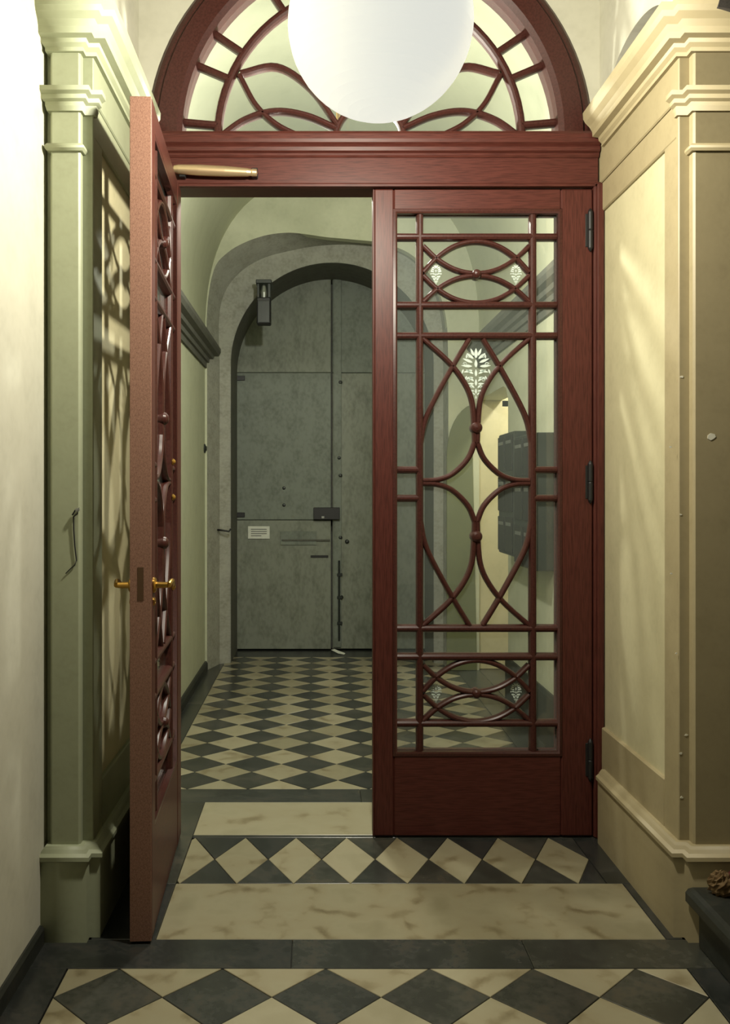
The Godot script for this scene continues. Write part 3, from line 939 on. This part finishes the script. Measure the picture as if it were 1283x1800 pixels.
func make_hall() -> void:
	var st := begin()
	# side walls
	xyd(st, HALL_L - 0.16, HALL_L, -0.1, 2.47, 3.74, 8.0, 0.003)
	var o := done(st, "wall_hall_left", M.hall_wall, self)
	tag(o, "pale green plaster hall wall seen through the open doorway", "wall", "structure")
	var r := base("wall_hall_right", "pale green hall wall with a doorway behind the closed leaf", "wall", Vector3.ZERO, "structure")
	st = begin()
	var poly := PackedVector2Array([Vector2(3.74, -0.1), Vector2(5.87, -0.1), Vector2(5.87, 1.95), Vector2(5.94, 2.03), Vector2(6.02, 2.05), Vector2(6.96, 2.05), Vector2(6.96, -0.1), Vector2(8.0, -0.1), Vector2(8.0, 2.66), Vector2(3.74, 2.66)])
	slab(st, poly, Vector3.ZERO, Vector3.FORWARD, Vector3.UP, Vector3.LEFT, -(HALL_R + 0.18), -HALL_R)
	done(st, "plaster", M.hall_wall, r)
	st = begin()
	xyd(st, 2.25, 2.40, -0.1, 2.75, 5.4, 7.1, 0.003)
	done(st, "recess_back", M.cream, r)
	st = begin()
	xyd(st, HALL_R + 0.001, 2.30, 0.0, 2.05, 6.945, 7.1, 0.003)
	xyd(st, HALL_R + 0.18, 2.30, 2.0, 2.75, 6.945, 7.1, 0.003)
	done(st, "recess_far_side", M.cream, r)
	st = begin()
	xyd(st, HALL_R + 0.17, 2.30, -0.1, 2.75, 5.4, 5.55, 0.003)
	done(st, "recess_near_side", M.cream, r)
	st = begin()
	xyd(st, HALL_R + 0.10, 2.40, 2.65, 2.80, 5.4, 7.1, 0.003)
	done(st, "recess_ceiling", M.cream, r)
	# skirting and cornice
	st = begin()
	mould(st, [Vector2(HALL_L, 3.75), Vector2(HALL_L, 7.15)], PackedVector2Array([Vector2(-0.02, 0), Vector2(0.02, 0), Vector2(0.02, 0.05), Vector2(0.012, 0.07), Vector2(-0.02, 0.07)]), false)
	o = done(st, "baseboard_hall", M.stone, self)
	tag(o, "dark stone skirting along the hall wall behind the open doorway", "skirting", "structure")
	st = begin()
	for seg in [[3.75, 5.87], [6.96, 7.15]]:
		mould(st, [Vector2(HALL_R, seg[0]), Vector2(HALL_R, seg[1])], PackedVector2Array([Vector2(-0.02, 0), Vector2(0.02, 0), Vector2(0.02, 0.27), Vector2(0.012, 0.29), Vector2(-0.02, 0.29)]), true)
	o = done(st, "baseboard_right", M.stone, self)
	tag(o, "tall dark stone skirting along the hall wall under letterboxes", "skirting", "structure")
	var cp := PackedVector2Array([Vector2(-0.02, 2.29), Vector2(0.015, 2.29), Vector2(0.015, 2.33), Vector2(0.028, 2.335), Vector2(0.030, 2.365), Vector2(0.050, 2.375), Vector2(0.055, 2.40), Vector2(0.085, 2.415), Vector2(0.098, 2.44), Vector2(0.098, 2.468), Vector2(-0.02, 2.475)])
	for left in [true, false]:
		st = begin()
		var xw := HALL_L if left else HALL_R
		mould(st, [Vector2(xw, 3.75), Vector2(xw, 7.12)], cp, not left)
		o = done(st, "trim_2" if left else "trim_3", M.trim_grey, self)
		tag(o, "dark grey moulded cornice on hall wall beyond the open leaf" if left else "dark grey moulded cornice on hall wall above letterboxes", "cornice", "structure")
	# barrel vault
	st = begin()
	var vc := Vector2((HALL_L + HALL_R) / 2, 2.46)
	var vin := []
	var vout := []
	for i in 41:
		var a := PI * i / 40.0
		vin.append(vc + oval(a, 1.04, 1.30))
		vout.append(vc + oval(a, 1.18, 1.44))
	for ring in [[vin, -1.0], [vout, 1.0]]:
		for i in 40:
			var p0: Vector2 = ring[0][i]
			var p1: Vector2 = ring[0][i + 1]
			var n0: Vector3 = Vector3((p0 - vc).x, (p0 - vc).y, 0).normalized() * ring[1]
			var n1: Vector3 = Vector3((p1 - vc).x, (p1 - vc).y, 0).normalized() * ring[1]
			smooth_quad(st, [Vector3(p0.x, p0.y, -3.735), Vector3(p1.x, p1.y, -3.735), Vector3(p1.x, p1.y, -8.0), Vector3(p0.x, p0.y, -8.0)], [n0, n1, n1, n0])
	o = done(st, "ceiling_hall", M.hall_wall, self)
	tag(o, "pale green barrel vault over the hall behind the doors", "ceiling", "structure")
	# end wall with a splayed arch
	var e := base("wall_hall_end", "grey plastered end wall with splayed round arch about the gate", "wall", Vector3.ZERO, "structure")
	var outer_px := [[364, 1160], [364, 640], [364, 545], [376, 474], [400, 444], [433, 425], [470, 413], [507, 409], [540, 412], [575, 417], [620, 421], [675, 428], [726, 450], [764, 497], [784, 560], [788, 640], [788, 1160]]
	var ring_px := [[386, 1160], [386, 640], [385, 560], [396, 512], [425, 476], [465, 453], [510, 441], [545, 434], [575, 431], [600, 430], [640, 431], [685, 438], [728, 462], [760, 508], [776, 565], [779, 640], [779, 1160]]
	var a_pts := []
	var b_pts := []
	var hole := PackedVector2Array()
	var smooth := func(px: Array, d: float) -> PackedVector2Array:
		var mid := []
		for i in range(1, px.size() - 1): mid.append(hp(px[i][0], px[i][1], d))
		var c := PackedVector2Array([Vector2(mid[0].x, -0.05)])
		c.append_array(curve(mid, 5))
		c.append(Vector2(mid[-1].x, -0.05))
		return c
	var so: PackedVector2Array = smooth.call(outer_px, 6.9)
	var si: PackedVector2Array = smooth.call(ring_px, 7.15)
	for i in so.size():
		hole.append(so[i])
		a_pts.append(Vector3(so[i].x, so[i].y, -6.9))
		b_pts.append(Vector3(si[i].x, si[i].y, -7.15))
	var eye := Vector3(0.1, 1.4, -4.0)
	st = begin()
	loft(st, a_pts, b_pts, eye)
	done(st, "splay", M.plaster_grey, e)
	# front plate above and beside the splay
	st = begin()
	var plate := PackedVector2Array([Vector2(HALL_L - 0.1, -0.05)])
	plate.append_array(hole)
	plate.append_array(PackedVector2Array([Vector2(HALL_R - 0.001, -0.05), Vector2(HALL_R - 0.001, 2.46)]))
	for i in range(1, 40): plate.append(Vector2(vin[i].x, vin[i].y))
	plate.append(Vector2(HALL_L - 0.1, 2.46))
	slab(st, plate, Vector3(0, 0, -7.0), Vector3.RIGHT, Vector3.UP, Vector3.BACK, 0.02, 0.1)
	done(st, "end_plaster", M.hall_wall, e)
	# face of the inner arch
	var ic := Vector2(0.13, EYE + (865.0 - 640.0) * 7.2 / 1600.0)
	var c_pts := []
	var d_pts := []
	for i in b_pts.size():
		var q: Vector2
		if i == 0: q = Vector2(ic.x - 0.80, -0.05)
		elif i == b_pts.size() - 1: q = Vector2(ic.x + 0.80, -0.05)
		else:
			var a := PI * (1.0 - float(i - 1) / (b_pts.size() - 3))
			q = ic + Vector2(cos(a), sin(a)) * 0.80
		c_pts.append(Vector3(q.x, q.y, -7.2))
		d_pts.append(Vector3(q.x, q.y, -7.95))
	st = begin()
	loft(st, b_pts, c_pts, eye)
	done(st, "arch_face", M.plaster_grey, e)
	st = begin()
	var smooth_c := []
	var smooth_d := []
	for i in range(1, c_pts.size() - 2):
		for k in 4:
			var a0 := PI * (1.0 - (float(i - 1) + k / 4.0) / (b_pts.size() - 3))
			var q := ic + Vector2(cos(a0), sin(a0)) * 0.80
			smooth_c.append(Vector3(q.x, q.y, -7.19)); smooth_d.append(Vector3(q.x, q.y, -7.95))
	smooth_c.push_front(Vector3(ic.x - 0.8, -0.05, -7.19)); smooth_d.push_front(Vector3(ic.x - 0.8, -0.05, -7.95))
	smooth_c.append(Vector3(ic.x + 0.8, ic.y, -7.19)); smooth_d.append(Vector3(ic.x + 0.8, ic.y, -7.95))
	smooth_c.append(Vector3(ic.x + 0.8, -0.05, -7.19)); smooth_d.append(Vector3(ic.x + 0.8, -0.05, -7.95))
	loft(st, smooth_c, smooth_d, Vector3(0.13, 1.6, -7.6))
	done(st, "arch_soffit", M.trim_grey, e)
	st = begin()
	xyd(st, -1.2, 1.6, -0.1, 4.0, 7.95, 8.1, 0.003)
	done(st, "closing_wall", M.trim_grey, e)
	# arch shadow on the end wall, painted in as an olive panel
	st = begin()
	var shadow_outline := PackedVector2Array([Vector2(0.99, 0.0)])
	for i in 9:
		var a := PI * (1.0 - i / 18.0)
		shadow_outline.append(Vector2(1.22 + cos(a) * 0.23, 1.62 + sin(a) * 0.40))
	shadow_outline.append(Vector2(1.22, 0.0))
	slab(st, shadow_outline, Vector3(0, 0, -6.9), Vector3.RIGHT, Vector3.UP, Vector3.BACK, 0.0, 0.016, 0.004)
	done(st, "arch_shadow", M.hall_shadow, e)
	make_gate(ic)
	make_hall_things()

func make_gate(ic: Vector2) -> void:
	var D := 7.76
	var g := base("door_3", "weathered grey double gate with dark lock under the round arch", "gate", Vector3.ZERO, "structure")
	var seam := (583.0 - 555.0) * D / 1600.0
	var x0 := -0.686
	var x1 := 0.945
	var top := func(x: float) -> float:
		var t := clampf((x - ic.x) / 0.83, -1.0, 1.0)
		return ic.y + 0.815 * sqrt(maxf(0.0, 1.0 - t * t))
	var leaf := func(a: float, b: float, y0: float, y1: float, arched: bool, dd: float, m: Material, called: String) -> void:
		var p := PackedVector2Array([Vector2(a, y0), Vector2(b, y0)])
		if arched:
			for i in 13:
				var x := lerpf(b, a, i / 12.0)
				p.append(Vector2(x, maxf(y1, top.call(x))))
		else:
			p.append(Vector2(b, y1)); p.append(Vector2(a, y1))
		var st := begin()
		slab(st, p, Vector3(0, 0, -D), Vector3.RIGHT, Vector3.UP, Vector3.BACK, -0.05, dd, 0.003)
		done(st, called, m, g)
	# sheets: joints stay as narrow gaps
	var y_low := EYE - (914.0 - 865.0) * D / 1600.0
	var y_mid := EYE + (865.0 - 655.0) * D / 1600.0
	leaf.call(x0, seam - 0.007, 0.012, y_low - 0.003, false, 0.0, M.gate, "sheet")
	leaf.call(x0, seam - 0.007, y_low + 0.002, y_mid - 0.002, false, 0.004, M.gate_alt, "sheet")
	leaf.call(x0, seam - 0.007, y_mid + 0.002, y_mid + 0.02, true, 0.0, M.gate, "sheet")
	leaf.call(seam + 0.007, x1, 0.012, y_mid - 0.002, false, -0.012, M.gate, "sheet")
	leaf.call(seam + 0.007, x1, y_mid + 0.002, y_mid + 0.02, true, -0.012, M.gate_alt, "sheet")
	var px := func(x: float, y: float) -> Vector2: return hp(x, y, D)
	var plate := func(a: Array, b: Array, z0: float, z1: float, m: Material, called: String) -> void:
		var p: Vector2 = px.call(a[0], a[1])
		var q: Vector2 = px.call(b[0], b[1])
		var st := begin()
		box(st, Vector3(minf(p.x, q.x), minf(p.y, q.y), -D + z0), Vector3(maxf(p.x, q.x), maxf(p.y, q.y), -D + z1), 0.003)
		done(st, called, m, g)
	plate.call([586, 480], [600, 1138], -0.014, 0.004, M.gate_alt, "cover_strip")
	plate.call([551, 892], [597, 913], 0.002, 0.05, M.iron, "lock_box")
	plate.call([565, 907], [570, 911], 0.05, 0.056, M.steel, "keyhole")
	plate.call([493, 934], [556, 958], 0.0, 0.009, M.gate_alt, "patch_plate")
	plate.call([495, 948], [580, 951], 0.004, 0.016, M.trim_grey, "bolt_bar")
	plate.call([546, 976], [577, 980], 0.0, 0.008, M.iron, "letter_slot")
	for q in [[596, 805], [598, 836], [598, 945], [610, 952], [598, 672], [600, 1050], [499, 858], [499, 888]]:
		var p: Vector2 = px.call(q[0], q[1])
		var st := begin()
		lathe(st, [Vector2(0.018, 0), Vector2(0.018, 0.012), Vector2(0.010, 0.022), Vector2(0, 0.024)], Vector3(p.x, p.y, -D - 0.012), Vector3(0, 0, 1), 12)
		done(st, "bolt_head", M.dark_metal, g)
	var st := begin()
	var q0: Vector2 = px.call(596, 985)
	var q1: Vector2 = px.call(599, 1125)
	tube(st, [Vector3(q0.x, q0.y, -D + 0.012), Vector3(q0.x, q1.y, -D + 0.012)], 0.009)
	done(st, "drop_bolt", M.dark_metal, g)
	st = begin()
	for yy in [1010, 1050, 1095]:
		var p: Vector2 = px.call(597, yy)
		box(st, Vector3(p.x - 0.022, p.y - 0.012, -D - 0.014), Vector3(p.x + 0.022, p.y + 0.012, -D + 0.02), 0.003)
	done(st, "bolt_guide", M.dark_metal, g)
	for yy in [665, 905]:
		var p: Vector2 = px.call(412, yy)
		st = begin()
		lathe(st, [Vector2(0, -0.06), Vector2(0.02, -0.055), Vector2(0.022, -0.004), Vector2(0.016, 0), Vector2(0.022, 0.004), Vector2(0.02, 0.055), Vector2(0, 0.06)], Vector3(p.x, p.y, -D + 0.03), Vector3.UP, 12)
		box(st, Vector3(p.x, p.y - 0.02, -D + 0.002), Vector3(p.x + 0.09, p.y + 0.02, -D + 0.014), 0.003)
		done(st, "strap_hinge", M.iron, g)
	# notice fixed on the gate
	var nt := base("notice_plate", "small white printed notice plate on the grey gate", "notice", Vector3.ZERO)
	var a := hp(436, 947, D)
	var b := hp(474, 925, D)
	st = begin()
	box(st, Vector3(a.x, a.y, -D + 0.0045), Vector3(b.x, b.y, -D + 0.010), 0.001)
	done(st, "plate", M.paper, nt)
	st = begin()
	for k in 4:
		var y := lerpf(b.y - 0.026, a.y + 0.026, k / 3.0)
		box(st, Vector3(a.x + 0.025, y - 0.004, -D + 0.0095), Vector3(b.x - (0.025 if k < 3 else 0.07), y + 0.004, -D + 0.0105), 0.0004)
	done(st, "print_lines", M.ink, nt)

func make_hall_things() -> void:
	# dark box lantern hanging under the arch
	var p := hp(464, 545, 7.0)
	var o := base("lantern", "small dark box lantern on a grey bracket under the arch", "lantern", Vector3(p.x, p.y, -7.0))
	var st := begin()
	box(st, Vector3(-0.054, -0.115, -0.05), Vector3(0.054, 0.09, 0.05), 0.008)
	done(st, "housing", M.iron, o)
	st = begin()
	box(st, Vector3(-0.045, -0.104, 0.045), Vector3(0.045, 0.06, 0.054), 0.003)
	done(st, "shutter", M.dark_metal, o)
	st = begin()
	box(st, Vector3(-0.052, 0.09, -0.03), Vector3(-0.034, 0.20, 0.03), 0.003)
	box(st, Vector3(0.030, 0.09, -0.03), Vector3(0.052, 0.20, 0.03), 0.003)
	box(st, Vector3(-0.06, 0.195, -0.22), Vector3(0.06, 0.225, 0.05), 0.004)
	done(st, "bracket", M.dark_metal, o)
	st = begin()
	lathe(st, [Vector2(0, 0.0), Vector2(0.022, 0.0), Vector2(0.026, 0.04), Vector2(0.016, 0.09), Vector2(0, 0.106)], Vector3(0, 0.09, 0.015), Vector3.UP, 14)
	done(st, "socket", M.steel, o)
	# letterboxes on the hall wall
	var k := 0
	for q in [[4.72, 5.16, 0.94, 1.66], [5.20, 5.62, 0.98, 1.70]]:
		var lb := base("letterbox_unit", ["dark green letterbox unit nearer the closed leaf, on hall wall", "dark green letterbox unit next to the bright doorway recess"][k], "letterbox", Vector3(HALL_R, q[2], -q[0]), "", "letterbox units on the hall wall")
		k += 1
		var w: float = q[1] - q[0]
		var h: float = q[3] - q[2]
		st = begin()
		box(st, Vector3(-0.11, 0, -w), Vector3(0.0, h, 0), 0.005)
		done(st, "body", M.dark_metal, lb)
		for r in 3:
			for c in 2:
				st = begin()
				var za := -w * (c + 0.06) / 2.0 - 0.004
				var zb := -w * (c + 0.94) / 2.0 - 0.004
				box(st, Vector3(-0.118, h * (r + 0.07) / 3.0, zb), Vector3(-0.108, h * (r + 0.93) / 3.0, za), 0.003)
				var d := done(st, "flap_door", M.iron, lb)
				st = begin()
				box(st, Vector3(-0.121, h * (r + 0.72) / 3.0, zb + 0.03), Vector3(-0.117, h * (r + 0.80) / 3.0, za - 0.03), 0.001)
				done(st, "slot", M.steel, d)
	# paper scrap by the gate
	st = begin()
	var s := PackedVector2Array([Vector2(-0.055, 0.03), Vector2(-0.03, 0.045), Vector2(0.01, 0.01), Vector2(0.06, -0.03), Vector2(0.05, -0.05), Vector2(0.0, -0.03)])
	slab(st, s, Vector3(0, 0.002, 0), Vector3.RIGHT, Vector3(0, 0.3, -0.95).normalized(), Vector3(0, 0.95, 0.3).normalized(), 0.0, 0.003)
	o = base("paper_scrap", "crumpled pale paper scrap on the floor before the grey gate", "paper", Vector3(0.185, 0.018, -7.58))
	done(st, "sheet", M.paper, o)
	# iron hold-back hook on the arch jamb
	o = base("hold_back_hook", "small black iron hook on the pale jamb beside the gate", "hook", Vector3(hp(384, 932, 7.14).x, hp(384, 932, 7.14).y, -7.13))
	st = begin()
	tube(st, [Vector3(-0.005, 0.005, -0.02), Vector3(0.0, 0.004, 0.03), Vector3(0.04, 0.0, 0.035), Vector3(0.085, -0.008, 0.03), Vector3(0.10, 0.012, 0.03)], 0.008)
	done(st, "rod", M.iron, o)
	# bell push on the hall wall
	o = base("wall_button", "little dark round push button on the pale hall wall", "button", Vector3(HALL_L, EYE + (865 - 790) * 7.0 / 1600.0, -6.85))
	st = begin()
	lathe(st, [Vector2(0.035, 0), Vector2(0.035, 0.008), Vector2(0.02, 0.014), Vector2(0.016, 0.02), Vector2(0, 0.022)], Vector3.ZERO, Vector3.RIGHT, 16)
	done(st, "button_plate", M.dark_metal, o)

func make_small_things() -> void:
	# nail with a bent wire on the sage pilaster
	var d := 2.752
	var o := base("hanging_wire", "thin dark wire hanging from a nail on the sage pilaster", "wire", Vector3(0, 0, -d))
	var w := func(px: float, py: float, z: float) -> Vector3:
		return Vector3((px - 555.0) * d / 1600.0, EYE + (865.0 - py) * d / 1600.0, z)
	var st := begin()
	tube(st, [w.call(128, 905, 0.004), w.call(134, 897, 0.012), w.call(140, 893, 0.010), w.call(137, 903, 0.006), w.call(130, 908, 0.005), w.call(130, 930, 0.004), w.call(132, 960, 0.004), w.call(135, 985, 0.004), w.call(132, 993, 0.004), w.call(124, 1000, 0.004), w.call(116, 1008, 0.004)], 0.0026, 0.0016, 8)
	done(st, "wire_strand", M.iron, o)
	st = begin()
	lathe(st, [Vector2(0.003, -0.01), Vector2(0.003, 0.012), Vector2(0.006, 0.013), Vector2(0.006, 0.016), Vector2(0, 0.017)], w.call(138, 896, 0.0), Vector3(0, 0, 1), 10)
	done(st, "nail", M.steel, o)
	# bundle on the step against the plinth
	o = base("cloth_bundle", "small crumpled dark red and tan bundle on the stone step", "bundle", Vector3(1.205, 0.168, -2.675))
	var lump := func(c: Vector3, r: Vector3, m: Material, called: String, sd: int) -> void:
		var s2 := begin()
		var n := FastNoiseLite.new()
		n.seed = sd
		n.frequency = 9.0
		var at := func(i: int, j: int) -> Vector3:
			var th := PI * i / 14.0
			var ph := TAU * j / 22.0
			var dir := Vector3(sin(th) * cos(ph), cos(th), sin(th) * sin(ph))
			var k := 1.0 + 0.35 * n.get_noise_3dv(dir * 0.5 + c * 3.0) + 0.15 * n.get_noise_3dv(dir * 1.4)
			var p := c + dir * r * k
			p.y = maxf(p.y, 0.0)
			return p
		for i in 14:
			for j in 22:
				var a: Vector3 = at.call(i, j)
				var b: Vector3 = at.call(i + 1, j)
				var e: Vector3 = at.call(i + 1, j + 1)
				var f: Vector3 = at.call(i, j + 1)
				var ctr := (a + e) / 2 - c
				for t in [[a, b, e], [a, e, f]]:
					var k: Vector3 = (t[1] - t[0]).cross(t[2] - t[0])
					if k.length_squared() < 1e-16: continue
					k = k.normalized()
					tri(s2, t[0], t[1], t[2], k if k.dot(ctr) > 0 else -k)
		done(s2, called, m, o)
	lump.call(Vector3(-0.015, 0.030, 0.0), Vector3(0.035, 0.038, 0.03), M.tan_cloth, "tan_fold", 4)
	lump.call(Vector3(0.055, 0.034, 0.0), Vector3(0.06, 0.042, 0.035), M.red_cloth, "red_fold", 9)
	lump.call(Vector3(0.06, 0.072, 0.008), Vector3(0.025, 0.012, 0.016), M.cloth_white, "white_fold", 12)

func _ready() -> void:
	rng.seed = 7
	# camera: level, straight down the passage, with the lens shifted
	var cam := Camera3D.new()
	cam.name = "camera"
	add_child(cam)
	cam.position = Vector3(0, EYE, 0)
	var near := 0.05
	cam.set_frustum(near * 1800.0 / 1600.0, Vector2(86.5, -35.0) / 1600.0 * near, near, 60.0)
	cam.current = true
	var env := Environment.new()
	env.background_mode = Environment.BG_COLOR
	env.background_color = Color(0.01, 0.01, 0.011)
	env.tonemap_mode = Environment.TONE_MAPPER_LINEAR
	env.tonemap_exposure = 1.0
	env.sdfgi_enabled = true
	env.ssao_enabled = true
	env.ssil_enabled = true
	var we := WorldEnvironment.new()
	we.name = "environment"
	we.environment = env
	add_child(we)
	make_materials()
	pendant("globe_lamp", "large glowing white globe pendant lamp before the fanlight", Vector3(0.17, 2.585, -2.40), 0.244, 6.0, 3.3, Color(1.0, 0.975, 0.90), 0.045)
	pendant("hall_lamp", "glowing globe lamp in the hall vault behind the fanlight", Vector3(0.10, 2.78, -4.10), 0.068, 3.76, 2.9, Color(1.0, 1.0, 0.94), 0.05)
	pendant("stair_lamp", "small globe lamp inside the lit side recess of the hall", Vector3(1.75, 2.46, -6.3), 0.07, 2.65, 1.1, Color(1.0, 1.0, 0.95), 0.05)
	make_lobby()
	make_reveal(true)
	make_reveal(false)
	make_floor()
	make_hall()
	make_doors()
	make_small_things()
